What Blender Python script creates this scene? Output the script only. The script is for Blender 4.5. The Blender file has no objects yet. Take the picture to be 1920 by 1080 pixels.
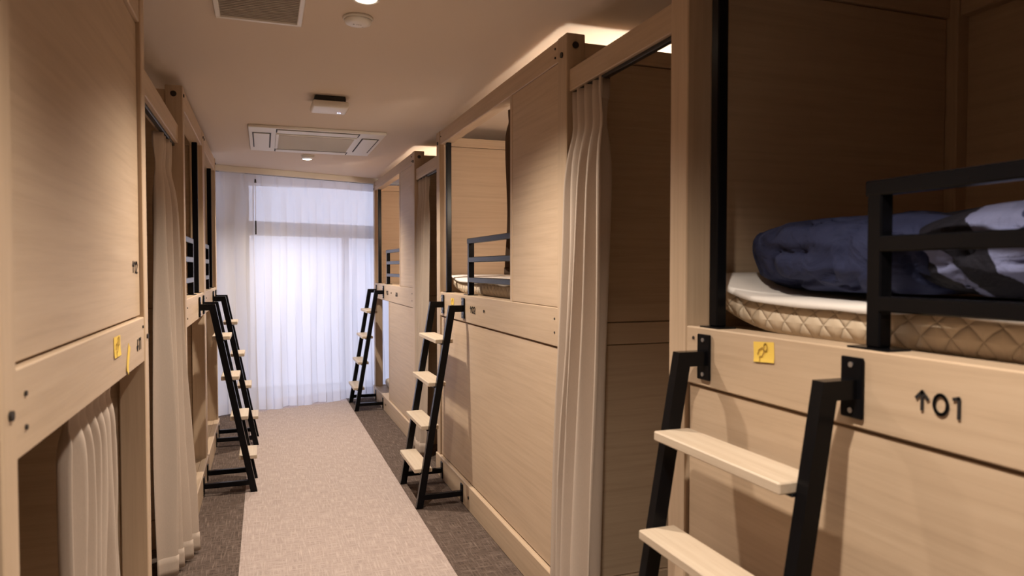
import bpy, bmesh, math, random
from mathutils import Vector, Matrix, noise
random.seed(7)
S = bpy.context.scene
COL = S.collection
R = math.radians

# ------------------------------------------------------------------ camera
CAM_Z = 1.38
cam_d = bpy.data.cameras.new('camera'); cam = bpy.data.objects.new('camera', cam_d); COL.objects.link(cam)
cam.location = (0, 0, CAM_Z)
cam.rotation_euler = (R(90 - 1.66), 0, R(-19.52))
cam_d.sensor_width = 36; cam_d.lens = 1312 / 1920 * 36
cam_d.clip_start = 0.02
cam_d.dof.use_dof = True; cam_d.dof.focus_distance = 4.2; cam_d.dof.aperture_fstop = 4.0
S.camera = cam

# ------------------------------------------------------------------ view, world
S.view_settings.view_transform = 'Standard'; S.view_settings.look = 'None'
S.view_settings.gamma = 1; S.view_settings.use_curve_mapping = False
S.view_settings.exposure = 0.0
w = bpy.data.worlds.new('daylight'); S.world = w; w.use_nodes = True
bgn = w.node_tree.nodes['Background']
bgn.inputs[1].default_value = 3.6
_n, _l = w.node_tree.nodes, w.node_tree.links.new      # overcast sky above the horizon, duller ground below it
_tc = _n.new('ShaderNodeTexCoord'); _sp = _n.new('ShaderNodeSeparateXYZ'); _mr = _n.new('ShaderNodeMapRange'); _cr = _n.new('ShaderNodeValToRGB')
_l(_tc.outputs['Generated'], _sp.inputs[0]); _l(_sp.outputs['Z'], _mr.inputs[0])
_mr.inputs['From Min'].default_value = -.12; _mr.inputs['From Max'].default_value = .06; _l(_mr.outputs[0], _cr.inputs[0])
_cr.color_ramp.elements[0].color = (.33, .32, .40, 1); _cr.color_ramp.elements[1].color = (0.74, 0.76, 0.98, 1); _l(_cr.outputs[0], bgn.inputs[0])
LAMP_COL = (1.0, 0.86, 0.71)
LAMP_W = 156

# ------------------------------------------------------------------ layout
XR, XL, HC = 1.092, -0.365, 2.32          # bed fronts right / left, ceiling height
ALPHA = R(19.8)                           # the window wall stands askew
WIN_O = Vector((-0.40, 7.00, 0))
WA = Vector((math.cos(ALPHA), math.sin(ALPHA), 0)); WB = Vector((-math.sin(ALPHA), math.cos(ALPHA), 0))

# ------------------------------------------------------------------ materials
M = {}
def newmat(name):
    m = bpy.data.materials.new(name); m.use_nodes = True
    nt = m.node_tree; b = nt.nodes['Principled BSDF']; M[name] = m
    return m, nt, b
def plain(name, col, rough=.5, metal=0, spec=.5):
    m, nt, b = newmat(name)
    b.inputs['Base Color'].default_value = (*col, 1); b.inputs['Roughness'].default_value = rough
    b.inputs['Metallic'].default_value = metal; b.inputs['Specular IOR Level'].default_value = spec
    return m
def node(nt, t, **kw):
    n = nt.nodes.new(t)
    for k, v in kw.items(): setattr(n, k, v)
    return n
def wood(name, scale, c0, c1, c2, rough=.5):
    m, nt, b = newmat(name); L = nt.links.new
    tc = node(nt, 'ShaderNodeTexCoord'); mp = node(nt, 'ShaderNodeMapping')
    mp.inputs['Scale'].default_value = scale; L(tc.outputs['Object'], mp.inputs[0])
    oi = node(nt, 'ShaderNodeObjectInfo'); 
    mul = node(nt, 'ShaderNodeMath', operation='MULTIPLY'); mul.inputs[1].default_value = 37; L(oi.outputs['Random'], mul.inputs[0])
    cx = node(nt, 'ShaderNodeCombineXYZ')
    for i in range(3): L(mul.outputs[0], cx.inputs[i])
    L(cx.outputs[0], mp.inputs['Location'])
    n1 = node(nt, 'ShaderNodeTexNoise'); n1.inputs['Scale'].default_value = 1.0; n1.inputs['Detail'].default_value = 6
    n1.inputs['Roughness'].default_value = .62; n1.inputs['Distortion'].default_value = .25; L(mp.outputs[0], n1.inputs['Vector'])
    cr = node(nt, 'ShaderNodeValToRGB'); e = cr.color_ramp.elements
    e[0].position = .30; e[0].color = (*c0, 1); e[1].position = .72; e[1].color = (*c2, 1)
    x = e.new(.5); x.color = (*c1, 1); L(n1.outputs['Fac'], cr.inputs[0])
    # broad board-to-board tone
    hv = node(nt, 'ShaderNodeHueSaturation'); mr = node(nt, 'ShaderNodeMapRange')
    mr.inputs['To Min'].default_value = .94; mr.inputs['To Max'].default_value = 1.05
    L(oi.outputs['Random'], mr.inputs[0]); L(mr.outputs[0], hv.inputs['Value']); L(cr.outputs[0], hv.inputs['Color'])
    L(hv.outputs[0], b.inputs['Base Color'])
    bp = node(nt, 'ShaderNodeBump'); bp.inputs['Strength'].default_value = .12; bp.inputs['Distance'].default_value = .002
    L(n1.outputs['Fac'], bp.inputs['Height']); L(bp.outputs[0], b.inputs['Normal'])
    b.inputs['Roughness'].default_value = rough; b.inputs['Specular IOR Level'].default_value = .35
    return m
OAK = ((.47, .350, .243), (.525, .395, .278), (.565, .435, .312))
wood('wood_y', (60, 2.2, 60), *OAK)
wood('wood_x', (2.2, 60, 60), *OAK)
wood('wood_z', (60, 60, 2.2), *OAK)
TR = ((.50, .40, .30), (.56, .46, .355), (.60, .51, .40))
wood('tread_wood', (60, 2.5, 60), *TR)
plain('black_steel', (.004, .004, .005), .25, 0, .13)
plain('bolt_black', (.02, .015, .012), .5)
plain('print_black', (.012, .010, .010), .7)
plain('track_black', (.01, .01, .01), .45)
plain('white_plastic', (.78, .75, .70), .4)
plain('grey_plastic', (.50, .45, .42), .6)
plain('slat_grey', (.72, .67, .62), .6)
plain('dark_slot', (.03, .03, .03), .7)
plain('alu', (.55, .55, .56), .35, .9)
plain('window_frame', (.26, .27, .30), .4)
plain('note_yellow', (.80, .56, .10), .7)
plain('note_pen', (.40, .24, .05), .7)
plain('brown_fabric', (.10, .055, .035), .9)

def painted(name, col, bump=.05, sc=180):
    m, nt, b = newmat(name); L = nt.links.new
    tc = node(nt, 'ShaderNodeTexCoord'); n = node(nt, 'ShaderNodeTexNoise'); n.inputs['Scale'].default_value = sc
    L(tc.outputs['Object'], n.inputs['Vector'])
    bp = node(nt, 'ShaderNodeBump'); bp.inputs['Strength'].default_value = bump; bp.inputs['Distance'].default_value = .002
    L(n.outputs['Fac'], bp.inputs['Height']); L(bp.outputs[0], b.inputs['Normal'])
    b.inputs['Base Color'].default_value = (*col, 1); b.inputs['Roughness'].default_value = .85
    return m
painted('ceiling_paint', (.70, .60, .51)); painted('wall_paint', (.72, .68, .62))
painted('entry_paint', (.30, .22, .16))

def carpet(name, ca, cb, cc):
    m, nt, b = newmat(name); L = nt.links.new
    tc = node(nt, 'ShaderNodeTexCoord')
    def streak(sx, sy):
        mp = node(nt, 'ShaderNodeMapping'); mp.inputs['Scale'].default_value = (sx, sy, 1); L(tc.outputs['Object'], mp.inputs[0])
        n = node(nt, 'ShaderNodeTexNoise'); n.inputs['Scale'].default_value = 1; n.inputs['Detail'].default_value = 3
        L(mp.outputs[0], n.inputs['Vector']); return n
    a = streak(130, 11); c = streak(11, 130); f = streak(330, 330)
    mx = node(nt, 'ShaderNodeMath', operation='MAXIMUM'); L(a.outputs['Fac'], mx.inputs[0]); L(c.outputs['Fac'], mx.inputs[1])
    ad = node(nt, 'ShaderNodeMath', operation='MULTIPLY_ADD'); ad.inputs[1].default_value = .35
    L(f.outputs['Fac'], ad.inputs[0]); L(mx.outputs[0], ad.inputs[2])
    cr = node(nt, 'ShaderNodeValToRGB'); e = cr.color_ramp.elements
    e[0].position = .56; e[0].color = (*ca, 1); e[1].position = .98; e[1].color = (*cc, 1); x = e.new(.74); x.color = (*cb, 1)
    L(ad.outputs[0], cr.inputs[0]); L(cr.outputs[0], b.inputs['Base Color'])
    bp = node(nt, 'ShaderNodeBump'); bp.inputs['Strength'].default_value = .5; bp.inputs['Distance'].default_value = .003
    L(ad.outputs[0], bp.inputs['Height']); L(bp.outputs[0], b.inputs['Normal'])
    b.inputs['Roughness'].default_value = .95; b.inputs['Specular IOR Level'].default_value = .1
carpet('carpet_light', (.335, .27, .245), (.43, .352, .322), (.54, .452, .415))
carpet('carpet_dark', (.062, .045, .037), (.122, .090, .075), (.235, .18, .15))

def fabric(name, col, rough=.9, transl=0, bump=.15, sc=900):
    m, nt, b = newmat(name); L = nt.links.new
    tc = node(nt, 'ShaderNodeTexCoord'); mp = node(nt, 'ShaderNodeMapping'); mp.inputs['Scale'].default_value = (sc, sc, sc * .12)
    L(tc.outputs['Object'], mp.inputs[0])
    n = node(nt, 'ShaderNodeTexNoise'); n.inputs['Scale'].default_value = 1; L(mp.outputs[0], n.inputs['Vector'])
    mr = node(nt, 'ShaderNodeMixRGB'); mr.inputs[1].default_value = (*[c * .88 for c in col], 1); mr.inputs[2].default_value = (*[min(1, c * 1.1) for c in col], 1)
    L(n.outputs['Fac'], mr.inputs[0]); L(mr.outputs[0], b.inputs['Base Color'])
    bp = node(nt, 'ShaderNodeBump'); bp.inputs['Strength'].default_value = bump; bp.inputs['Distance'].default_value = .001
    L(n.outputs['Fac'], bp.inputs['Height']); L(bp.outputs[0], b.inputs['Normal'])
    b.inputs['Roughness'].default_value = rough; b.inputs['Specular IOR Level'].default_value = .15
    if transl:
        t = node(nt, 'ShaderNodeBsdfTranslucent'); t.inputs[0].default_value = (*col, 1)
        ms = node(nt, 'ShaderNodeMixShader'); ms.inputs[0].default_value = transl
        out = nt.nodes['Material Output']; L(b.outputs[0], ms.inputs[1]); L(t.outputs[0], ms.inputs[2]); L(ms.outputs[0], out.inputs[0])
    return m
fabric('curtain_beige', (.56, .47, .40), transl=.10)
fabric('curtain_brown_shaded', (.13, .085, .06))  # brown bunk curtain, shade inside the bunk darkened into its colour
fabric('sheet_white', (.80, .77, .75))
fabric('pillow_white', (.80, .80, .82))

def sheer():
    m, nt, b = newmat('sheer_white'); L = nt.links.new
    out = nt.nodes['Material Output']
    b.inputs['Base Color'].default_value = (.86, .86, .90, 1); b.inputs['Roughness'].default_value = .9; b.inputs['Specular IOR Level'].default_value = .1
    t = node(nt, 'ShaderNodeBsdfTranslucent'); t.inputs[0].default_value = (.90, .90, .93, 1)
    tr = node(nt, 'ShaderNodeBsdfTransparent'); tr.inputs[0].default_value = (1, 1, 1, 1)
    a = node(nt, 'ShaderNodeMixShader'); a.inputs[0].default_value = .58; L(b.outputs[0], a.inputs[1]); L(t.outputs[0], a.inputs[2])
    c = node(nt, 'ShaderNodeMixShader'); c.inputs[0].default_value = .10; L(a.outputs[0], c.inputs[1]); L(tr.outputs[0], c.inputs[2])
    L(c.outputs[0], out.inputs[0])
sheer()
def glass():
    m, nt, b = newmat('pane_glass'); L = nt.links.new; out = nt.nodes['Material Output']
    tr = node(nt, 'ShaderNodeBsdfTransparent'); tr.inputs[0].default_value = (.93, .95, .97, 1)
    gl = node(nt, 'ShaderNodeBsdfGlossy'); gl.inputs['Roughness'].default_value = .03
    c = node(nt, 'ShaderNodeMixShader'); c.inputs[0].default_value = .06; L(tr.outputs[0], c.inputs[1]); L(gl.outputs[0], c.inputs[2]); L(c.outputs[0], out.inputs[0])
glass()
def emit(name, col, st):
    m, nt, b = newmat(name); b.inputs['Base Color'].default_value = (*col, 1)
    b.inputs['Emission Color'].default_value = (*col, 1); b.inputs['Emission Strength'].default_value = st
emit('lamp_glow', (1, .86, .66), 14); emit('led_blue', (.55, .6, 1), 6)

def quilt():
    m, nt, b = newmat('quilted_beige'); L = nt.links.new
    tc = node(nt, 'ShaderNodeTexCoord'); sp = node(nt, 'ShaderNodeSeparateXYZ'); L(tc.outputs['Object'], sp.inputs[0])
    def math_(op, a, bb):
        n = node(nt, 'ShaderNodeMath', operation=op)
        for i, v in enumerate((a, bb)):
            if v is None: continue
            if isinstance(v, (int, float)): n.inputs[i].default_value = v
            else: L(v, n.inputs[i])
        return n.outputs[0]
    k = math.pi / .062
    zx = math_('ADD', sp.outputs['Z'], sp.outputs['X'])
    u = math_('SINE', math_('MULTIPLY', math_('ADD', sp.outputs['Y'], zx), k), None)
    v = math_('SINE', math_('MULTIPLY', math_('SUBTRACT', sp.outputs['Y'], zx), k), None)
    h = math_('MINIMUM', math_('ABSOLUTE', u, None), math_('ABSOLUTE', v, None))
    h = math_('POWER', h, .45)
    bp = node(nt, 'ShaderNodeBump'); bp.inputs['Strength'].default_value = 1; bp.inputs['Distance'].default_value = .007
    L(h, bp.inputs['Height']); L(bp.outputs[0], b.inputs['Normal'])
    b.inputs['Base Color'].default_value = (.60, .50, .38, 1); b.inputs['Roughness'].default_value = .75
quilt()
def duvet_mat(name, rings):
    m, nt, b = newmat(name); L = nt.links.new
    tc = node(nt, 'ShaderNodeTexCoord')
    n = node(nt, 'ShaderNodeTexNoise'); n.inputs['Scale'].default_value = 9; n.inputs['Detail'].default_value = 5; n.inputs['Distortion'].default_value = .8
    L(tc.outputs['Object'], n.inputs['Vector'])
    bp = node(nt, 'ShaderNodeBump'); bp.inputs['Strength'].default_value = .9; bp.inputs['Distance'].default_value = .03
    L(n.outputs['Fac'], bp.inputs['Height']); L(bp.outputs[0], b.inputs['Normal'])
    b.inputs['Roughness'].default_value = .8; b.inputs['Specular IOR Level'].default_value = .25
    if rings:
        sp = node(nt, 'ShaderNodeSeparateXYZ'); L(tc.outputs['Object'], sp.inputs[0])
        cb_ = node(nt, 'ShaderNodeCombineXYZ'); L(sp.outputs['Y'], cb_.inputs[1]); L(sp.outputs['Z'], cb_.inputs[2])
        ds = node(nt, 'ShaderNodeVectorMath', operation='DISTANCE'); ds.inputs[1].default_value = (0, .26, -.045); L(cb_.outputs[0], ds.inputs[0])
        mu = node(nt, 'ShaderNodeMath', operation='MULTIPLY_ADD'); mu.inputs[1].default_value = 2.5; L(ds.outputs['Value'], mu.inputs[0])
        wob = node(nt, 'ShaderNodeMath', operation='MULTIPLY_ADD'); wob.inputs[1].default_value = .10; wob.inputs[2].default_value = -.05; L(n.outputs['Fac'], wob.inputs[0]); L(wob.outputs[0], mu.inputs[2])
        cr = node(nt, 'ShaderNodeValToRGB'); cr.color_ramp.interpolation = 'CONSTANT'; e = cr.color_ramp.elements
        PALE, INK, NAVY = (.17, .19, .34, 1), (.010, .010, .018, 1), (.026, .033, .085, 1)
        e[0].position = 0; e[0].color = PALE; e[1].position = .17; e[1].color = INK
        for q, c_ in ((.36, PALE), (.46, INK), (.64, PALE), (.78, NAVY), (.92, INK)):
            x = e.new(q); x.color = c_
        L(mu.outputs[0], cr.inputs[0]); L(cr.outputs[0], b.inputs['Base Color'])
    else: b.inputs['Base Color'].default_value = (.026, .033, .085, 1)
duvet_mat('duvet_navy', False); duvet_mat('duvet_rings', True)

# ------------------------------------------------------------------ mesh helpers
def link(name, bm, mat, parent=None, smooth=False):
    me = bpy.data.meshes.new(name)
    bmesh.ops.recalc_face_normals(bm, faces=bm.faces)
    bm.to_mesh(me); bm.free()
    if smooth:
        for p in me.polygons: p.use_smooth = True
    o = bpy.data.objects.new(name, me); COL.objects.link(o)
    me.materials.append(M[mat])
    if parent: o.parent = parent
    return o
def boxbm(bm, x0, x1, y0, y1, z0, z1, bev=0, seg=1):
    r = bmesh.ops.create_cube(bm, size=1, matrix=Matrix.Translation(((x0 + x1) / 2, (y0 + y1) / 2, (z0 + z1) / 2)) @ Matrix.Diagonal((abs(x1 - x0), abs(y1 - y0), abs(z1 - z0), 1)))
    if bev:
        es = list({e for v in r['verts'] for e in v.link_edges})
        bmesh.ops.bevel(bm, geom=es, offset=bev, segments=seg, affect='EDGES', profile=.5)
    return bm
def box(name, x0, x1, y0, y1, z0, z1, mat, parent=None, bev=0, seg=1):
    return link(name, boxbm(bmesh.new(), x0, x1, y0, y1, z0, z1, bev, seg), mat, parent)
def cylbm(bm, c, r, h, axis='Z', seg=24, r2=None, bev=0):
    rot = {'Z': Matrix(), 'X': Matrix.Rotation(R(90), 4, 'Y'), 'Y': Matrix.Rotation(R(90), 4, 'X')}[axis]
    res = bmesh.ops.create_cone(bm, cap_ends=True, segments=seg, radius1=r, radius2=r if r2 is None else r2, depth=h, matrix=Matrix.Translation(c) @ rot)
    return bm
def cyl(name, c, r, h, mat, parent=None, axis='Z', seg=24, r2=None):
    return link(name, cylbm(bmesh.new(), c, r, h, axis, seg, r2), mat, parent)
def lathe(name, prof, c, mat, parent=None, seg=40):
    bm = bmesh.new(); rows = []
    for r, z in prof:
        rows.append([bm.verts.new((c[0] + r * math.cos(2 * math.pi * i / seg), c[1] + r * math.sin(2 * math.pi * i / seg), c[2] + z)) for i in range(seg)])
    for a, b in zip(rows, rows[1:]):
        for i in range(seg): bm.faces.new((a[i], a[(i + 1) % seg], b[(i + 1) % seg], b[i]))
    bm.faces.new(rows[0]); bm.faces.new(rows[-1])
    o = link(name, bm, mat, parent, True)
    return o
def empty(name, loc, label, cat, group=None, rz=0):
    o = bpy.data.objects.new(name, None); COL.objects.link(o); o.location = loc; o.rotation_euler.z = rz
    o.empty_display_size = .1
    return tag(o, label, cat, group)
def tag(o, label, cat, group=None):
    o['label'] = label; o['category'] = cat
    if group: o['group'] = group
    return o
def struct(o, label=None):
    o['kind'] = 'structure'
    if label: o['label'] = label
    return o
def prism(bm, pts, axis_map, t0, t1):
    """extrude a closed outline; axis_map(p, q, t) -> xyz"""
    a = [bm.verts.new(axis_map(p, q, t0)) for p, q in pts]; b = [bm.verts.new(axis_map(p, q, t1)) for p, q in pts]
    bm.faces.new(a); bm.faces.new(b[::-1]); n = len(pts)
    for i in range(n): bm.faces.new((a[i], a[(i + 1) % n], b[(i + 1) % n], b[i]))

# stroke lettering: polylines in a 0..1 box, drawn as thin raised ribbons
def arc(cx, cy, rx, ry, a0, a1, n=14):
    return [(cx + rx * math.cos(R(a0 + (a1 - a0) * i / n)), cy + ry * math.sin(R(a0 + (a1 - a0) * i / n))) for i in range(n + 1)]
GL = {
 '0': (.72, [arc(.36, .5, .30, .44, 0, 360, 28)]),
 '1': (.46, [[(.06, .86), (.30, .94), (.30, .04)]]),
 '2': (.66, [arc(.33, .66, .26, .28, 165, -30) + [(.07, .06), (.62, .06)]]),
 '3': (.66, [arc(.30, .70, .26, .24, 150, -90) + arc(.30, .26, .29, .22, 90, -150)]),
 '4': (.70, [[(.50, .04), (.50, .94), (.05, .28), (.68, .28)]]),
 '^': (.72, [[(.36, .10), (.36, .94)], [(.08, .62), (.36, .95), (.64, .62)]]),
 'v': (.72, [[(.36, .06), (.36, .92)], [(.08, .38), (.36, .05), (.64, .38)]]),
 ' ': (.2, []),
}
def strokes(bm, lines, mapf, wd, t=.0012):
    for ln in lines:
        for (x0, y0), (x1, y1) in zip(ln, ln[1:]):
            d = math.hypot(x1 - x0, y1 - y0)
            if d < 1e-6: continue
            ux, uy = (x1 - x0) / d, (y1 - y0) / d; nx, ny = -uy * wd / 2, ux * wd / 2
            e = wd * .25
            q = [(x0 - ux * e + nx, y0 - uy * e + ny), (x1 + ux * e + nx, y1 + uy * e + ny), (x1 + ux * e - nx, y1 + uy * e - ny), (x0 - ux * e - nx, y0 - uy * e - ny)]
            prism(bm, q, mapf, 0, t)
def text_mark(name, txt, h, s0, z0, sx, parent, mat='print_black', wd=.15, front=-.0005):
    """lettering on a bed front; right beds read toward larger s, left beds toward smaller s"""
    bm = bmesh.new(); cur = 0; lines = []
    for ch in txt:
        wdt, ls = GL[ch]
        lines += [[((cur + x) * h * 1.1, y * h) for x, y in l] for l in ls]; cur += wdt + .14
    dirn = 1 if sx > 0 else -1
    strokes(bm, lines, lambda p, q, t: (sx * (front - t), -(s0 + dirn * p), z0 + q), wd * h)
    return link(name, bm, mat, parent)

# ------------------------------------------------------------------ the room
XMIN, XMAX, YMIN, YMAX = -2.55, 2.22, -1.60, 8.60
struct(box('floor', XMIN, XMAX, YMIN, YMAX, -.10, 0, 'carpet_dark'), 'dark brown woven carpet floor')
ceil = struct(box('ceiling', XMIN, XMAX, YMIN, YMAX, HC, HC + .12, 'ceiling_paint'), 'plain warm white ceiling')
struct(box('wall_right', XMAX, XMAX + .1, YMIN, YMAX, 0, HC, 'wall_paint'))
struct(box('wall_left', XMIN - .1, XMIN, YMIN, YMAX, 0, HC, 'wall_paint'))
struct(box('wall_back', XMIN, XMAX, YMIN - .1, YMIN, 0, HC, 'entry_paint'))
struct(box('wall_entry', XL - .12, XL - .005, YMIN, 1.20, 0, HC, 'entry_paint'))

# light carpet runner down the middle of the corridor
bm = bmesh.new()
ru = [(-.12, YMIN + .05), (.803, YMIN + .05)]
def win_y(x, off=0): # y of the window line (shifted off behind the curtain) at x
    return WIN_O.y + (x - WIN_O.x) * math.tan(ALPHA) + off / math.cos(ALPHA)
ru += [(.803, win_y(.803, .05)), (-.12, win_y(-.12, .05))]
prism(bm, ru, lambda p, q, t: (p, q, t), -.02, .004)
tag(link('carpet_runner', bm, 'carpet_light'), 'light beige woven carpet strip running down the corridor', 'carpet')

# window wall, askew, with a full height glazed opening
def wbox(name, a0, a1, b0, b1, z0, z1, mat, parent=None, bev=0):
    o = box(name, a0, a1, b0, b1, z0, z1, mat, parent, bev)
    if not parent: o.location = WIN_O; o.rotation_euler.z = ALPHA
    return o
WB0, WB1 = .20, .32
OPN = [(-1.10, .08), (.32, 2.05)]      # openings along the wall
zt = 2.30
ww = wbox('wall_window', -2.4, OPN[0][0], WB0, WB1, 0, HC, 'wall_paint'); struct(ww)
for i, (a0, a1, z0, z1) in enumerate([(OPN[0][1], OPN[1][0], 0, HC), (OPN[1][1], 3.0, 0, HC), (OPN[0][0], OPN[0][1], zt, HC), (OPN[1][0], OPN[1][1], zt, HC)]):
    c = wbox('pier' if i < 2 else 'lintel', a0, a1, WB0, WB1, z0, z1, 'wall_paint', ww)
for i, (a0, a1) in enumerate(OPN):
    f = .05
    wf = bpy.data.objects.new('window_%d' % (i + 1), None); COL.objects.link(wf); wf.location = WIN_O; wf.rotation_euler.z = ALPHA; struct(wf)
    b0, b1 = WB0 + .03, WB0 + .09
    for nm, x0, x1, z0, z1 in [('window_frame', a0, a0 + f, 0, zt), ('window_frame', a1 - f, a1, 0, zt), ('window_frame', a0 + f, a1 - f, 0, f), ('window_frame', a0 + f, a1 - f, zt - f, zt),
                               ('transom', a0 + f, a1 - f, 1.70, 1.84)]:
        box(nm, x0, x1, b0, b1, z0, z1, 'window_frame', wf, .004)
    am = (a0 + a1) / 2 if i == 0 else 1.40
    box('mullion', am - .03, am + .03, b0, b1, f, 1.70, 'window_frame', wf, .004)
    for x0, x1, z0, z1 in [(a0 + f, am - .03, f, 1.70), (am + .03, a1 - f, f, 1.70), (a0 + f, a1 - f, 1.84, zt - f)]:
        box('pane', x0, x1, b0 + .025, b0 + .031, z0, z1, 'pane_glass', wf)
    # daylight portal in the opening
    pl = bpy.data.lights.new('daylight_portal', 'AREA'); pl.shape = 'RECTANGLE'; pl.size = a1 - a0; pl.size_y = zt; pl.cycles.is_portal = True
    po = bpy.data.objects.new('daylight_portal', pl); COL.objects.link(po)
    p = WIN_O + WA * (a0 + a1) / 2 + WB * (WB1 + .02); po.location = (p.x, p.y, zt / 2)
    po.rotation_euler = (R(-90), 0, ALPHA)
# curtain box edge hanging under the ceiling
cb = wbox('trim_1', -2.2, 1.62, -.075, -.055, HC - .055, HC, 'wall_paint', None, .002); struct(cb)

# ------------------------------------------------------------------ curtains
def cloth(name, fn, nu, nv, mat, parent, thick=.003):
    bm = bmesh.new(); g = [[bm.verts.new(fn(i / nu, j / nv)) for i in range(nu + 1)] for j in range(nv + 1)]
    for j in range(nv):
        for i in range(nu): bm.faces.new((g[j][i], g[j][i + 1], g[j + 1][i + 1], g[j + 1][i]))
    o = link(name, bm, mat, parent, True)
    if thick:
        sd = o.modifiers.new('thickness', 'SOLIDIFY'); sd.thickness = thick; sd.offset = 0
    return o
def sheer_panel(a0, a1, npl, label, seed, ztop, zbot, flare):
    th = empty('window_curtain', WIN_O + WA * a0, label, 'curtain', 'white curtains at the window', ALPHA)
    W = a1 - a0
    def fn(u, v, off=0):
        z = ztop + (zbot - ztop) * v
        k = min(1, max(0, (v - .02) / .12))
        ph = 2 * math.pi * npl * u
        nz = noise.noise((u * 5 + seed, v * 1.6, 0)); n2 = noise.noise((u * 11 + seed, v * 2.5, 5))
        pl = -.014 * math.exp(-((((u * npl) % 1) - .5) / .07) ** 2) * (1 - k)     # pinch pleats
        d = pl + k * (.016 + .014 * nz) * math.sin(ph + 2.6 * nz + .6 * v) + k * .022 * n2 - flare * max(0, v - .6) ** 2 * 2
        x = W * u + k * .012 * math.sin(2 * ph + seed) * (.5 + v)
        return (x, d + off, z + (.008 * math.sin(ph * .5 + seed) if v > .98 else 0))
    cloth('cloth', fn, npl * 18, 48, 'sheer_white', th, 0)
    hv = .955
    cloth('hem', lambda u, v: (lambda p: (p[0], p[1] - .004, p[2]))(fn(u, hv + (1 - hv) * v)), npl * 18, 4, 'sheer_white', th, 0)
    cloth('heading', lambda u, v: (lambda p: (p[0], p[1] + .004, p[2]))(fn(u, .035 * v)), npl * 18, 3, 'sheer_white', th, 0)
    return th
sheer_panel(-1.0, .335, 7, 'white sheer curtain panel at left of window, behind the left-hand ladders', 2.0, HC - .055, .012, .10)
sheer_panel(.325, 2.0, 11, 'wide white sheer curtain panel filling the middle and right of window', 7.3, HC - .055, .012, .06)
th = empty('curtain_rail', WIN_O, 'slim white curtain rail above the white window curtains', 'curtain rail', None, ALPHA)
box('rail', -1.05, 2.05, -.012, .012, HC - .03, HC - .012, 'white_plastic', th, .003)
for i in range(21): cyl('runner', (-.95 + i * .142, 0, HC - .04), .006, .02, 'white_plastic', th, seg=8)
th = empty('pull_cord', WIN_O + WA * .335 + WB * -.05, 'thin dark pull cord hanging where the white window curtains meet', 'cord', None, ALPHA)
cyl('cord', (0, 0, 2.03), .0022, .46, 'white_plastic', th, seg=8); cyl('cord_knob', (0, 0, 2.20), .010, .035, 'bolt_black', th, seg=12, r2=.007)
cyl('cord_weight', (0, 0, 1.76), .007, .13, 'bolt_black', th, seg=12)

def bay_curtain(label, x, sgn, y0, y1, ztop, zbot, nf, seed, amp, bulge, spread, group='beige curtains of the bunk bays', lean=0, far=False, mat='curtain_beige'):
    """beige curtain bunched on a track along Y; sgn = direction of the corridor"""
    th = empty('bunk_curtain', (x, (y0 + y1) / 2, 0), label, 'curtain', group)
    W = y1 - y0
    def fn(u, v):
        z = ztop + (zbot - ztop) * v
        k = min(1, max(0, (v - .03) / .16)); k = k * k * (3 - 2 * k)
        nz = noise.noise((u * 3 + seed, v * 1.3, 1)); n2 = noise.noise((u * 7 + seed, v * 2.2, 4))
        ph = 2 * math.pi * (nf * u + .30 * nz * k) + seed
        s = math.sin(ph); s = math.copysign(abs(s) ** .8, s)
        a = amp * (.65 + .35 * k) * (1 + .45 * n2)
        pin = -.3 * amp * math.exp(-((v - .075) / .03) ** 2) * s
        wy = W * (u - .5) * (.93 + (spread - .93) * k * (.35 + .65 * v)) + lean * v
        wy += .25 * a * math.cos(ph) * k + .012 * n2 * k
        return (sgn * (a * s + pin + bulge * (v ** 1.1) * ((.1 + .9 * u) if far else (.55 + .45 * math.sin(math.pi * min(1, u + .15))))), wy, z)
    nu = max(60, nf * 16)
    cloth('cloth', fn, nu, 60, mat, th, .003)
    def band(v0, v1, off):
        def f2(u, v):
            p = fn(u, v0 + (v1 - v0) * v); return (p[0] + sgn * off, p[1], p[2])
        return f2
    cloth('hem', band(.955, .998, .003), nu, 3, mat, th, .003)
    cloth('heading_tape', band(.002, .035, -.004), nu, 2, mat, th, .002)
    for i in range(nf):
        p = fn((i + .5) / nf, 0); cyl('hook', (p[0], p[1], ztop + .008), .003, .018, 'track_black', th, seg=6)
    return th
bay_curtain('long beige curtain bunched beside the near bunk with the big 01', XR + .032, -1, 2.175, 2.435, 2.040, .015, 4, 1.1, .036, .12, 1.50, lean=-.035)
bay_curtain('narrow beige curtain between the middle and the far right-hand bunks', XR + .032, -1, 4.96, 5.285, 2.040, .015, 7, 3.7, .019, .06, 1.08)
bay_curtain('long taupe curtain in the bay past the closed left-hand bunk panel', XL - .062, 1, 3.34, 3.72, 1.968, .015, 4, 5.2, .034, .10, .95, far=True)
bay_curtain('brown curtain, colour darkened as in shade, drawn back inside the middle right-hand upper bunk', XR + .078, -1, 2.75, 3.350, 2.165, 1.345, 7, 2.9, .020, .0, 1.0, mat='curtain_brown_shaded')
bay_curtain('short beige curtain inside the lower opening of the nearest left-hand bunk', XL - .078, 1, 1.86, 2.36, 1.074, .16, 6, 8.4, .024, .0, .95, lean=.03)

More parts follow.
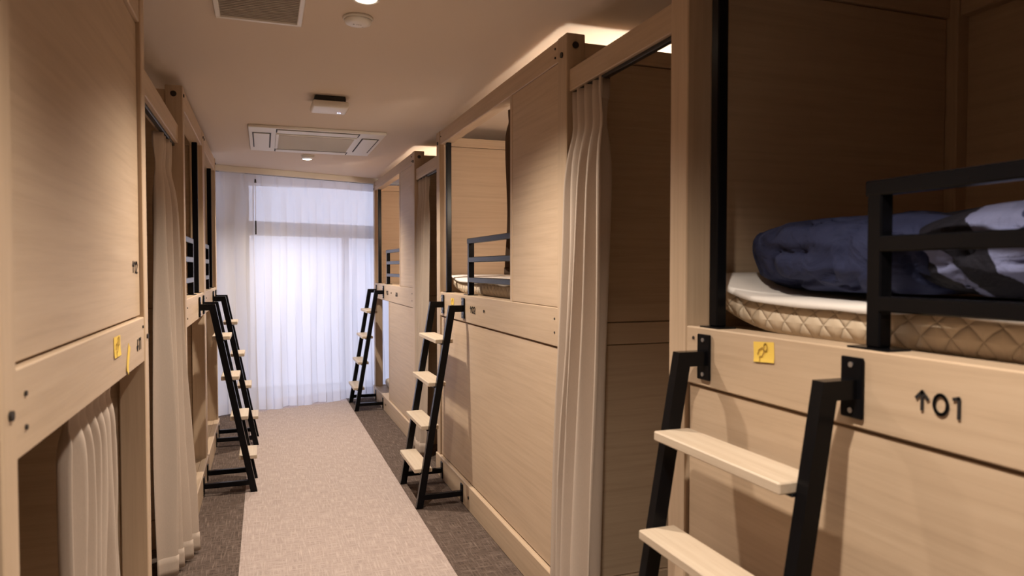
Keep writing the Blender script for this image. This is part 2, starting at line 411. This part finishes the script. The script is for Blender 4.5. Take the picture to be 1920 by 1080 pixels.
# ------------------------------------------------------------------ bunks
def bed_parts(th, sx):
    def bx(name, d0, d1, s0, s1, z0, z1, mat, bev=.003, parent=None):
        a, b = sorted((sx * d0, sx * d1)); c, d = -s1, -s0
        return box(name, a, b, c, d, z0, z1, mat, parent or th, bev)
    return bx
def panel(th, bx, name, axis, d0, d1, s0, s1, z0, z1, rec=.010, gap=.007, thick=.014):
    """framed panel: face board standing clear of its frame by a narrow groove, backing board behind"""
    if axis == 'front':
        p = bx(name, d0 + rec, d0 + rec + thick, s0 + gap, s1 - gap, z0 + gap, z1 - gap, 'wood_y', .0015)
        bx('backing_board', d0 + rec + thick, d0 + rec + thick + .008, s0 - .004, s1 + .004, z0 - .004, z1 + .004, 'wood_y', 0, p)
    else:
        p = bx(name, d0 + gap, d1 - gap, s0 + rec, s1 - rec, z0 + gap, z1 - gap, 'wood_x', .0015)
        m = (s0 + s1) / 2
        bx('backing_board', d0 - .004, d1 + .004, m - .004, m + .004, z0 - .004, z1 + .004, 'wood_x', 0, p)
    return p
ZB, ZR0, ZR1, ZT0, ZT1 = .141, 1.066, 1.221, 2.185, 2.274
PW, PD = .085, .078
def bolts(bx, post, sx, s, zs, d=-.002, r=.011):
    for z in zs:
        o = cyl('bolt', (sx * d, -s, z), r, .006, 'bolt_black', post, 'X', 14)
def screws(th, rail, sx, pts, r=.0045):
    for s, z in pts: cyl('screw', (sx * .0015, -s, z), r, .004, 'bolt_black', rail, 'X', 10)

def right_bunk(yfar, label, lower_open, mark, marks2=None):
    th = empty('bunk_bed', (XR, yfar, 0), label, 'bunk bed', 'bunk beds along the corridor'); sx = 1; bx = bed_parts(th, sx)
    L, D = 2.13, 1.08
    # posts
    for s0 in (0, L - PW):
        p = bx('post', 0, PD, s0, s0 + PW, 0, ZT1, 'wood_z')
        bolts(bx, p, sx, s0 + PW / 2, (ZT1 - .075, ))
        # bolt caps in the end face
        ye = .001 if s0 == 0 else -L - .001
        for dd, zz, rr in ((.037, ZT1 - .045, .013), ): cyl('bolt', (dd, ye, zz), rr, .006, 'bolt_black', p, 'Y', 14)
    for s0 in (0, L - PW): bx('post', D - PD, D, s0, s0 + PW, 0, ZT1, 'wood_z')
    s0, s1 = PW, L - PW
    r = bx('top_rail', .004, .07, s0, s1, ZT0, ZT1, 'wood_y'); screws(th, r, sx, [(s1 - .03, ZT1 - .03), (s1 - .03, ZT1 - .065), (s0 + .03, ZT1 - .04)])
    r = bx('front_rail', .002, PD, s0, s1, ZR0, ZR1, 'wood_y'); screws(th, r, sx, [(s1 - .03, ZR1 - .045), (s1 - .03, ZR1 - .10), (s0 + .035, ZR1 - .03)])
    cyl('bolt', (0, -1.066, 1.150), .007, .006, 'bolt_black', r, 'X', 12)
    # baseboard, proud of the panels
    b = bx('baseboard', -.010, .03, 0, L, .0, ZB, 'wood_y', .004); cyl('bolt', (-.011, -.80, .075), .009, .006, 'bolt_black', b, 'X', 12)
    # upper front: closed half with its stile, open half
    so = 1.50
    bx('stile', .004, .05, so - .03, so, ZR1, ZT0, 'wood_z', .002)
    panel(th, bx, 'upper_panel', 'front', 0, 0, so, s1, ZR1, ZT0, .006, .002)
    if lower_open:
        bx('stile', .004, .05, .90, .93, ZB, ZR0, 'wood_z', .002)
        panel(th, bx, 'lower_panel', 'front', 0, 0, .93, s1, ZB, ZR0, .006, .003)
    else:
        panel(th, bx, 'lower_panel', 'front', 0, 0, s0, s1, ZB, ZR0, .010, .007)
    # end walls
    for near, e0, e1 in ((0, .012, .052), (1, L - .052, L - .012)):
        for z0, z1 in ((0, ZB), (ZR0 + .01, ZR1 - .06), (ZT0, ZT1 - .03)):
            bx('end_rail', PD, D - PD, e0 - .006, e1 + .006, z0, z1, 'wood_x', .002)
        panel(th, bx, 'end_panel', 'end', PD, D - PD, e0, e1, ZR1 - .06, ZT0, .004, .003)
        if near or not lower_open: panel(th, bx, 'end_panel', 'end', PD, D - PD, e0, e1, ZB, ZR0 + .01, .004, .003)
    # back wall and decks
    bx('back_panel', D - .03, D - .012, s0, s1, ZB, ZT0, 'wood_y', 0)
    bx('back_rail', D - .07, D - .004, s0, s1, ZT0, ZT1, 'wood_y')
    bx('deck', PD, D - .03, s0 - .02, s1 + .02, ZR1 - .045, ZR1 - .008, 'wood_y', 0)
    bx('deck', .03, D - .03, s0 - .02, s1 + .02, .10, ZB - .004, 'wood_y', 0)
    # steel pole on the ledge beside the far post, with foot plate
    p = bx('grab_pole', .022, .054, .160, .192, ZR1 + .004, ZT0, 'black_steel', .003)
    bx('base_plate', .010, .066, .135, .217, ZR1, ZR1 + .004, 'black_steel', .001, p)
    # guard rail
    g = bx('guard_rail', .022, .054, .672, .706, ZR1 + .004, 1.548, 'black_steel', .003)
    bx('base_plate', .008, .068, .640, .738, ZR1, ZR1 + .004, 'black_steel', .001, g)
    for z in (1.534, 1.426, 1.310): bx('bar', .020, .050, .668 if z > 1.5 else .70, so - .002, z - .015, z + .015, 'black_steel', .003, g)
    text_mark('number_mark', mark, .038, .805, 1.126, sx, th)
    if marks2: text_mark('number_mark', marks2, .038, 1.29, 1.126, sx, th)
    return th
right_bunk(1.735, 'nearest right-hand wooden bunk bed, arrow and 01 on its rail', False, '^01')
right_bunk(4.590, 'middle right-hand wooden bunk bed, arrow and 02 on its rail', False, '^02')
right_bunk(7.445, 'farthest right-hand wooden bunk bed next to the window curtain', True, '^03', 'v04')

def left_bunk(y0, y1, label, closed):
    L = y1 - y0; D = 2.05
    th = empty('bunk_bed', (XL, y1, 0), label, 'bunk bed', 'bunk beds along the corridor'); sx = -1; bx = bed_parts(th, sx)
    PWl = .066
    for s0 in (0, L - PWl):
        p = bx('post', 0, PD, s0, s0 + PWl, 0, ZT1 - .008, 'wood_z')
        bolts(bx, p, sx, s0 + PWl / 2, (1.155,) if closed else (ZT1 - .05,), r=.008)
        ye = .001 if s0 == 0 else -L - .001
        cyl('bolt', (-.040, ye, ZT1 - .05), .014, .006, 'bolt_black', p, 'Y', 14)
    for s0 in (0, L - PWl): bx('post', D - PD, D, s0, s0 + PWl, 0, ZT1 - .008, 'wood_z')
    s0, s1 = PWl, L - PWl
    zr0 = 1.076
    bx('top_rail', .004, .07, s0, s1, 2.165, ZT1 - .008, 'wood_y')
    r = bx('front_rail', .003, PD, s0, s1, zr0, ZR1, 'wood_y'); screws(th, r, sx, [(s1 - .05, ZR1 - .045), (s1 - .05, ZR1 - .10), (s0 + .03, ZR1 - .03)])
    bx('baseboard', -.010, .03, 0, L, 0, ZB, 'wood_y', .004)
    if closed: panel(th, bx, 'upper_panel', 'front', 0, 0, s0, s1, ZR1, 2.165, .014, .006)
    else:
        p = bx('grab_pole', .022, .054, .160, .192, ZR1 + .004, 2.165, 'black_steel', .003)
        bx('base_plate', .010, .066, .135, .217, ZR1, ZR1 + .004, 'black_steel', .001, p)
        g = bx('guard_rail', .022, .054, .50, .532, ZR1 + .004, 1.548, 'black_steel', .003)
        bx('base_plate', .010, .066, .47, .56, ZR1, ZR1 + .004, 'black_steel', .001, g)
        for z in (1.534, 1.426, 1.310): bx('bar', .020, .050, .525, s1, z - .015, z + .015, 'black_steel', .003, g)
    for e0, e1 in ((.010, .046), (L - .046, L - .010)):
        for z0, z1 in ((0, ZB), (zr0, ZR1 - .04), (2.165, ZT1 - .03)):
            bx('end_rail', PD, D - PD, e0 - .005, e1 + .005, z0, z1, 'wood_x', .002)
        panel(th, bx, 'end_panel', 'end', PD, D - PD, e0, e1, ZR1 - .04, 2.165, .004, .003)
        panel(th, bx, 'end_panel', 'end', PD, D - PD, e0, e1, ZB, zr0, .004, .003)
    bx('back_panel', D - .03, D - .012, s0, s1, ZB, ZT0, 'wood_y', 0)
    bx('deck', PD, D - .03, s0 - .02, s1 + .02, ZR1 - .045, ZR1 - .008, 'wood_y', 0)
    bx('deck', .03, D - .03, s0 - .02, s1 + .02, .10, ZB - .004, 'wood_y', 0)
    return th
ba = left_bunk(1.215, 2.60, 'nearest left-hand wooden bunk, upper half closed by a plain panel', True)
text_mark('number_mark', '^12', .038, .200, 1.362, -1, ba, front=.0135)
text_mark('number_mark', 'v11', .038, .215, 1.124, -1, ba, front=.0025)
left_bunk(3.77, 5.00, 'middle left-hand wooden bunk with open front, just past the taupe curtain', False)
left_bunk(5.012, 6.22, 'farthest left-hand wooden bunk with open front, next to the window curtain', False)

# header beams over the curtained bays, black curtain track underneath
def header(x0, x1, y0, y1, z0, z1, label, tx, tz=None):
    th = empty('header_beam', ((x0 + x1) / 2, (y0 + y1) / 2, 0), label, 'beam', 'header beams over the bays')
    hx, hy = (x1 - x0) / 2, (y1 - y0) / 2
    box('beam', -hx, hx, -hy, hy, z0, z1, 'wood_y', th, .003)
    box('curtain_track', tx - .010, tx + .010, -hy, hy, z0 - .014, z0, 'track_black', th, .002)
    return th
header(XR + .012, XR + .052, 1.735, 2.46, 2.052, 2.135, 'wooden header beam over the bay beside the 01 bunk', .003)
header(XR + .012, XR + .052, 4.59, 5.315, 2.052, 2.135, 'wooden header beam over the bay between middle and far right-hand bunks', .003)
header(XL - .078, XL - .022, 2.60, 3.77, 1.985, 2.075, 'wooden header beam over the bay beside the closed left-hand bunk panel', .002)

# ------------------------------------------------------------------ ladders
def ladder(xp, sx, ya, yb, pf, label):
    """ya near rail, yb far rail; p is the distance out from the bed front"""
    yc = (ya + yb) / 2
    th = empty('bunk_ladder', (xp, yc, 0), label, 'ladder', 'black steel bunk ladders')
    tw = .030; pt, zt_, wd = .088, 1.162, .038
    P = lambda p, q, t: (-sx * p, t, q)
    for y in (ya - yc, yb - yc):
        bm = bmesh.new(); k = wd * 1.02
        sl = (pf - pt) / zt_
        pin = pt - k + sl * wd
        prism(bm, [(pf, 0.004), (pt, zt_), (0.006, zt_), (0.006, zt_ - wd), (pin, zt_ - wd), (pf - k, 0.004)], P, y - tw / 2, y + tw / 2)
        rl = link('rail', bm, 'black_steel', th)
        bm = bmesh.new(); boxbm(bm, *sorted((-sx * .000, -sx * .007)), y - .027, y + .027, 1.085, 1.205, .002); pl = link('wall_plate', bm, 'black_steel', rl)
        for z in (1.10, 1.19): cyl('screw', (-sx * .008, y, z), .0055, .003, 'alu', rl, 'X', 10)
        boxbm_ = bmesh.new(); boxbm(boxbm_, *sorted((-sx * .017, -sx * (pf - k + .01))), y - .014, y + .014, .048, .078, .002); link('foot_bar', boxbm_, 'black_steel', th)
        bm = bmesh.new(); boxbm(bm, *sorted((-sx * .0105, -sx * .017)), y - .022, y + .022, .012, .118, .0015); link('foot_plate', bm, 'black_steel', th)
    for z in (.224, .470, .718, .966):
        pr = pf - (pf - pt) * z / zt_         # outer face of the rails at this height
        y0, y1 = ya - yc + tw / 2 + .001, yb - yc - tw / 2 - .001
        t = bmesh.new(); boxbm(t, *sorted((-sx * (pr + .042), -sx * (pr - .062))), y0, y1, z - .024, z, .003); t = link('tread', t, 'tread_wood', th)
        b = bmesh.new(); boxbm(b, *sorted((-sx * (pr + .012), -sx * (pr - .030))), y0, y1, z - .031, z - .0245, .001); link('tread_support', b, 'black_steel', t)
    return th
ladder(XR, 1, 1.735 - .667, 1.735 - .175, .285, 'black steel ladder with pale wood treads at the bunk marked 01')
ladder(XR, 1, 4.59 - .667, 4.59 - .178, .285, 'black steel ladder with pale wood treads at the middle right-hand bunk')
ladder(XR, 1, 7.445 - .64, 7.445 - .178, .285, 'black steel ladder at the far right bunk, against the window curtain')
ladder(XL, -1, 4.56, 4.85, .315, 'nearer of the two black steel ladders on the left')
ladder(XL, -1, 5.76, 6.05, .315, 'farther of the two black steel ladders on the left, by the window')

# ------------------------------------------------------------------ bedding
def slab(name, x0, x1, y0, y1, z0, z1, mat, label, cat, group, curl=0, nx=16, ny=44, rnd=.022):
    th = bmesh.new()
    loc = Vector(((x0 + x1) / 2, (y0 + y1) / 2, z0)); hx, hy, h = (x1 - x0) / 2, (y1 - y0) / 2, z1 - z0
    prof = [(-rnd, 0), (-.006, .012), (0, .03), (0, h - .03), (-.006, h - .010), (-rnd, h)]
    def lift(x, y):
        t = max(0, (y / hy - .72) / .28); return curl * t * t + .004 * noise.noise((x * 4, y * 4, 3))
    rows = []
    def ring(inset, z):
        pts = []; a, b = hx + inset, hy + inset
        for i in range(ny): pts.append((-a, -b + 2 * b * i / ny))
        for i in range(nx): pts.append((-a + 2 * a * i / nx, b))
        for i in range(ny): pts.append((a, b - 2 * b * i / ny))
        for i in range(nx): pts.append((a - 2 * a * i / nx, -b))
        return [th.verts.new((x, y, z + lift(x, y))) for x, y in pts]
    for ins, z in prof: rows.append(ring(ins, z))
    n = len(rows[0])
    for a, b in zip(rows, rows[1:]):
        for i in range(n): th.faces.new((a[i], a[(i + 1) % n], b[(i + 1) % n], b[i]))
    # top and bottom as strips between the two long sides
    for rw in (rows[0], rows[-1]):
        west = [rw[i] for i in range(ny + 1)]; east = [rw[(2 * ny + nx - i) % n] for i in range(ny + 1)]
        for i in range(ny): 
            if i == ny - 1: break
            th.faces.new((west[i], west[i + 1], east[i + 1], east[i]))
        th.faces.new([west[ny - 1], west[ny]] + [rw[ny + k] for k in range(1, nx)] + [east[ny], east[ny - 1]])
        th_f = [rw[0]] + [rw[-k] for k in range(1, nx)]
    o = link(name, th, mat, None, True); o.location = loc
    return tag(o, label, cat, group)
def sheet(x0, x1, y0, y1, z, curl, label, seed, over=.015):
    th = bmesh.new(); nx, ny = 26, 60; hx, hy = (x1 - x0) / 2, (y1 - y0) / 2; g = []
    for j in range(ny + 1):
        row = []
        for i in range(nx + 1):
            u, v = i / nx, j / ny; x, y = -hx + 2 * hx * u, -hy + 2 * hy * v
            t = max(0, (y / hy - .72) / .28); zz = curl * t * t + .005 * noise.noise((x * 5 + seed, y * 5, 2))
            edge = .010 * noise.noise((y * 6 + seed, 1, 1))
            if i == 0: x, zz = -hx - .010 + edge * .3, zz - over - edge
            elif i == 1: x, zz = -hx - .007 + edge * .3, zz - .004
            row.append(th.verts.new((x, y, zz + .005)))
        g.append(row)
    for j in range(ny):
        for i in range(nx): th.faces.new((g[j][i], g[j][i + 1], g[j + 1][i + 1], g[j + 1][i]))
    o = link('bed_sheet', th, 'sheet_white', None, True); o.location = ((x0 + x1) / 2, (y0 + y1) / 2, z)
    sd = o.modifiers.new('t', 'SOLIDIFY'); sd.thickness = .003; sd.offset = 1
    return tag(o, label, 'sheet', 'white bed sheets')
MZ = ZR1 - .006
slab('mattress', XR + .092, XR + 1.03, -.28, 1.655, MZ, MZ + .082, 'quilted_beige', 'quilted beige mattress on the upper bunk marked 01', 'mattress', 'quilted mattresses', curl=.060)
sheet(XR + .088, XR + 1.02, -.28, 1.650, MZ + .083, .060, 'white sheet over the mattress of the upper bunk marked 01', 1.0)
slab('mattress', XR + .092, XR + 1.03, 2.57, 4.50, MZ, MZ + .082, 'quilted_beige', 'quilted beige mattress on the middle right-hand upper bunk', 'mattress', 'quilted mattresses', curl=.03)
sheet(XR + .088, XR + 1.02, 2.57, 4.495, MZ + .083, .03, 'white sheet over the mattress of the middle right-hand upper bunk', 4.0)
slab('mattress', XR + .10, XR + 1.03, 5.43, 7.34, ZB - .002, ZB + .08, 'quilted_beige', 'quilted mattress low in the far right-hand bunk', 'mattress', 'quilted mattresses')

def lump(name, loc, sz, mat, seed, wr=.03, pw=2.6, nu=128, nv=64, flat=.0):
    """soft folded bedding: superellipsoid with wrinkles, flattened underneath"""
    bm = bmesh.new(); g = []
    sp = lambda w, m: math.copysign(abs(w) ** m, w)
    for j in range(nv + 1):
        ph = -math.pi / 2 + math.pi * j / nv; row = []
        for i in range(nu):
            t = 2 * math.pi * i / nu; e = 2 / pw
            x = sp(math.cos(ph), e) * sp(math.cos(t), e); y = sp(math.cos(ph), e) * sp(math.sin(t), e); z = sp(math.sin(ph), e)
            p = Vector((x * sz[0], y * sz[1], z * sz[2]))
            n = p.normalized() if p.length else Vector((0, 0, 1))
            q = p * 5 + Vector((seed, 0, 0))
            d = wr * noise.noise(q) + wr * .6 * (1 - abs(noise.noise(q * 2.1 + Vector((0, 9, 0)))) * 2.4) * .5 - wr * .9 * max(0, 1 - abs(noise.noise(Vector((q.x * 1.2, q.y * 2.6, q.z * 1.2 + 4)))) * 7) + wr * .15 * noise.noise(q * 5)
            p += n * d; 
            zz = p.z + sz[2]
            if zz < .012: zz = .012 * math.exp((zz - .012) / .05)
            row.append(bm.verts.new((p.x, p.y, zz)))
        g.append(row)
    for a, b in zip(g, g[1:]):
        for i in range(nu): bm.faces.new((a[i], a[(i + 1) % nu], b[(i + 1) % nu], b[i]))
    bmesh.ops.remove_doubles(bm, verts=bm.verts, dist=.0006)
    o = link(name, bm, mat, None, True); o.location = loc
    return o
DZ = MZ + .097
th = empty('duvet', (XR + .42, 1.0, DZ), 'navy folded duvet heaped on the upper bunk marked 01', 'duvet')
o = lump('folded_body', (-.01, .31, 0), (.30, .345, .096), 'duvet_navy', 3.3, .030, 2.9); o.parent = th
o = lump('printed_fold', (.03, -.15, 0), (.31, .43, .104), 'duvet_rings', 8.1, .030, 2.5); o.parent = th; o['label'] = 'printed fold with pale and black rings'
o = lump('duvet', (XR + .41, 3.16, MZ + .097), (.28, .40, .085), 'duvet_navy', 5.5, .025, 2.6)
tag(o, 'dark navy duvet at the near end of the middle right-hand upper bunk', 'duvet')
o = lump('pillow', (XR + .30, 6.52, ZB + .082), (.20, .17, .075), 'pillow_white', 2.2, .014, 2.4)
tag(o, 'white rolled pillow low in the far right-hand bunk opening', 'pillow')

# sticky notes
def note(x, sx, y, z, w_, h_, label, rot=0, pen=True, curl=.004):
    bm = bmesh.new(); n = 6; g = []
    for j in range(n + 1):
        row = []
        for i in range(n + 1):
            u, v = (i / n - .5) * w_, (j / n - .5) * h_
            lift = .0012 + curl * max(0, .5 - j / n) ** 2 * 2
            row.append(bm.verts.new((-sx * lift, -sx * u, v)))
        g.append(row)
    for j in range(n):
        for i in range(n): bm.faces.new((g[j][i], g[j][i + 1], g[j + 1][i + 1], g[j + 1][i]))
    o = link('sticky_note', bm, 'note_yellow'); o.location = (x, y, z); o.rotation_euler.x = rot
    sd = o.modifiers.new('t', 'SOLIDIFY'); sd.thickness = .0006; sd.offset = 0
    tag(o, label, 'note', 'yellow notes on the rails')
    if pen:
        b2 = bmesh.new(); k = w_ * .5
        ls = [[(-.55 * k, -.15 * k), (-.40 * k, .15 * k), (-.05 * k, .30 * k), (.12 * k, .1 * k), (-.10 * k, -.28 * k), (-.35 * k, -.3 * k), (-.38 * k, -.7 * k)], [(q[0] * k + .25 * k, q[1] * k + .32 * k) for q in arc(0, 0, .16, .26, -120, 200, 12)]]
        strokes(b2, ls, lambda p, q, t: (-sx * (.0032 + t), -sx * p, q), w_ * .035, .0006)
        link('pen_scribble', b2, 'note_pen', o)
    return o
note(XR + .002, 1, 1.332, 1.184, .070, .047, 'yellow sticky note on the rail of the bunk marked 01', R(-4))
note(XR + .002, 1, 4.18, 1.172, .065, .040, 'yellow sticky note on rail of middle right-hand bunk, between ladder arms', 0)
note(XL - .003, -1, 2.085, 1.172, .085, .054, 'square yellow note on rail of the nearest left-hand bunk, farther from its edge', 0)
note(XL - .003, -1, 2.24, 1.120, .030, .085, 'long yellow strip note on rail of nearest left-hand bunk, hanging lower', R(-30), False)

# ------------------------------------------------------------------ ceiling fittings
def downlight(x, y, label, power=LAMP_W):
    th = empty('downlight', (x, y, HC), label, 'downlight', 'recessed ceiling downlights')
    lathe('trim_ring', [(.036, -.001), (.040, -.006), (.047, -.005), (.050, -.0005)], (0, 0, 0), 'white_plastic', th)
    lathe('lens', [(.036, -.0045), (.030, -.006), (.012, -.0068)], (0, 0, 0), 'lamp_glow', th)
    l = bpy.data.lights.new('downlight_lamp', 'SPOT'); l.energy = power; l.color = LAMP_COL; l.spot_size = R(130); l.spot_blend = .95; l.shadow_soft_size = .035
    lo = bpy.data.objects.new('downlight_lamp', l); COL.objects.link(lo); lo.parent = th; lo.location = (0, 0, -.035)
downlight(.345, 2.50, 'round lit downlight in the ceiling next to the louvred vent')
downlight(.360, 6.31, 'small lit downlight in the ceiling beyond the air conditioner')
downlight(.352, 4.33, 'lit downlight in the ceiling hidden right behind the white wireless unit')
downlight(.345, .70, 'lit downlight overhead beside the bunk marked 01')

def detector(x, y, r, label, text=False):
    th = empty('smoke_detector', (x, y, HC), label, 'detector', 'round ceiling detectors')
    lathe('base', [(r, -.0005), (r, -.006), (r * .97, -.009), (r * .9, -.010)], (0, 0, 0), 'white_plastic', th)
    lathe('cover', [(r * .92, -.010), (r * .90, -.017), (r * .82, -.023), (r * .5, -.025), (r * .1, -.0255)], (0, 0, 0), 'white_plastic', th)
    if text:
        bm = bmesh.new()
        for i, wd_ in enumerate((.006, .004, .005, .005)):
            cylbm(bm, ((-.016, -.004, .003, .010)[i], .003, -.0262), wd_ / 2, .0012, 'Z', 10)
        link('print', bm, 'grey_plastic', th)
        cyl('indicator', (.020, .028, -.0235), .004, .003, 'grey_plastic', th, seg=10)
detector(.343, 2.70, .056, 'white round detector with small print, just behind the bright downlight', True)
detector(.357, 6.12, .056, 'white round detector between the air conditioner and far downlight')

# louvred square vent
vx0, vx1, vy0, vy1 = -.160, .146, 2.535, 2.845
th = empty('ceiling_vent', ((vx0 + vx1) / 2, (vy0 + vy1) / 2, HC), 'square louvred air vent in ceiling at the top left', 'vent')
hx, hy, f = (vx1 - vx0) / 2, (vy1 - vy0) / 2, .018
for x0, x1, y0, y1 in ((-hx, hx, -hy, -hy + f), (-hx, hx, hy - f, hy), (-hx, -hx + f, -hy + f, hy - f), (hx - f, hx, -hy + f, hy - f)): box('frame', x0, x1, y0, y1, -.012, -.0005, 'white_plastic', th, .002)
box('backing', -hx + f, hx - f, -hy + f, hy - f, -.003, -.0008, 'grey_plastic', th)
n = 16
slm = None
for i in range(n):
    y = -hy + f + (2 * hy - 2 * f) * (i + .5) / n
    if slm is None:
        o = box('slat', -hx + f, hx - f, -.0055, .0055, -.0012, .0012, 'slat_grey', th); slm = o.data
    else:
        o = bpy.data.objects.new('slat', slm); COL.objects.link(o); o.parent = th
    o.location = (0, y, -.0075); o.rotation_euler.x = R(28)

# wireless access point hung just under the ceiling
th = empty('wireless_access_point', (.352, 4.03, HC), 'white square wireless unit with blue lights hung under the ceiling', 'access point')
box('mount', -.082, .082, -.07, .07, -.030, -.0005, 'dark_slot', th, .004)
bm = boxbm(bmesh.new(), -.098, .098, -.098, .098, -.068, -.031, .014, 3); link('housing', bm, 'white_plastic', th, True)
for i, x in enumerate((.050, .062)): cyl('indicator_light', (x, .045, -.0685), .0035, .002, 'led_blue', th, seg=10)

# four-way cassette air conditioner
th = empty('air_conditioner', (.362, 5.39, HC), 'white four-way cassette air conditioner set in the ceiling', 'air conditioner')
A, Q = .452, .485
bm = boxbm(bmesh.new(), -A, A, -Q, Q, -.020, -.0005, .005, 2); link('panel', bm, 'white_plastic', th)
g0, g1 = .255, .285
gr = box('intake_grille', -g0 - .02, g0 + .02, -g1 - .02, g1 + .02, -.027, -.0205, 'white_plastic', th, .003)
box('filter_mesh', -g0, g0, -g1, g1, -.0285, -.0272, 'grey_plastic', gr)
for i in range(26):
    y = -g1 + 2 * g1 * (i + .5) / 26; box('grille_bar', -g0, g0, y - .002, y + .002, -.031, -.0287, 'white_plastic', gr)
for (cx, cy, lx, ly) in ((-A + .085, 0, .055, .30), (A - .085, 0, .055, .30), (0, -Q + .085, .27, .055), (0, Q - .085, .27, .055)):
    sl = box('air_slot', cx - lx - .006, cx + lx + .006, cy - ly - .006, cy + ly + .006, -.0215, -.0203, 'dark_slot', th)
    box('flap', cx - lx + .002, cx + lx - .004, cy - ly + .003, cy + ly - .003, -.026, -.0217, 'white_plastic', sl, .002)

# small reading lamps inside the right-hand bunks (light the bunk interiors)
def bunk_lamp(x, y, z, rz, label, power):
    th = empty('reading_lamp', (x, y, z), label, 'lamp', 'bunk reading lamps', rz)
    cyl('wall_base', (0, .010, 0), .035, .020, 'white_plastic', th, 'Y'); 
    lathe('shade', [(.020, .0), (.030, -.01), (.036, -.05), (.034, -.052)], (0, .055, .03), 'white_plastic', th)
    bm = bmesh.new(); bmesh.ops.create_uvsphere(bm, u_segments=16, v_segments=10, radius=.022, matrix=Matrix.Translation((0, .055, -.035))); link('bulb', bm, 'lamp_glow', th, True)
    l = bpy.data.lights.new('reading_lamp_light', 'POINT'); l.energy = power; l.color = LAMP_COL; l.shadow_soft_size = .07
    lo = bpy.data.objects.new('reading_lamp_light', l); COL.objects.link(lo); lo.parent = th; lo.location = (0, .09, -.075)
bunk_lamp(XR + .55, 2.525, 1.98, 0, 'reading lamp inside the middle right-hand upper bunk', 27)
bunk_lamp(XR + .55, 5.38, 1.98, 0, 'reading lamp inside the far right-hand upper bunk', 27)
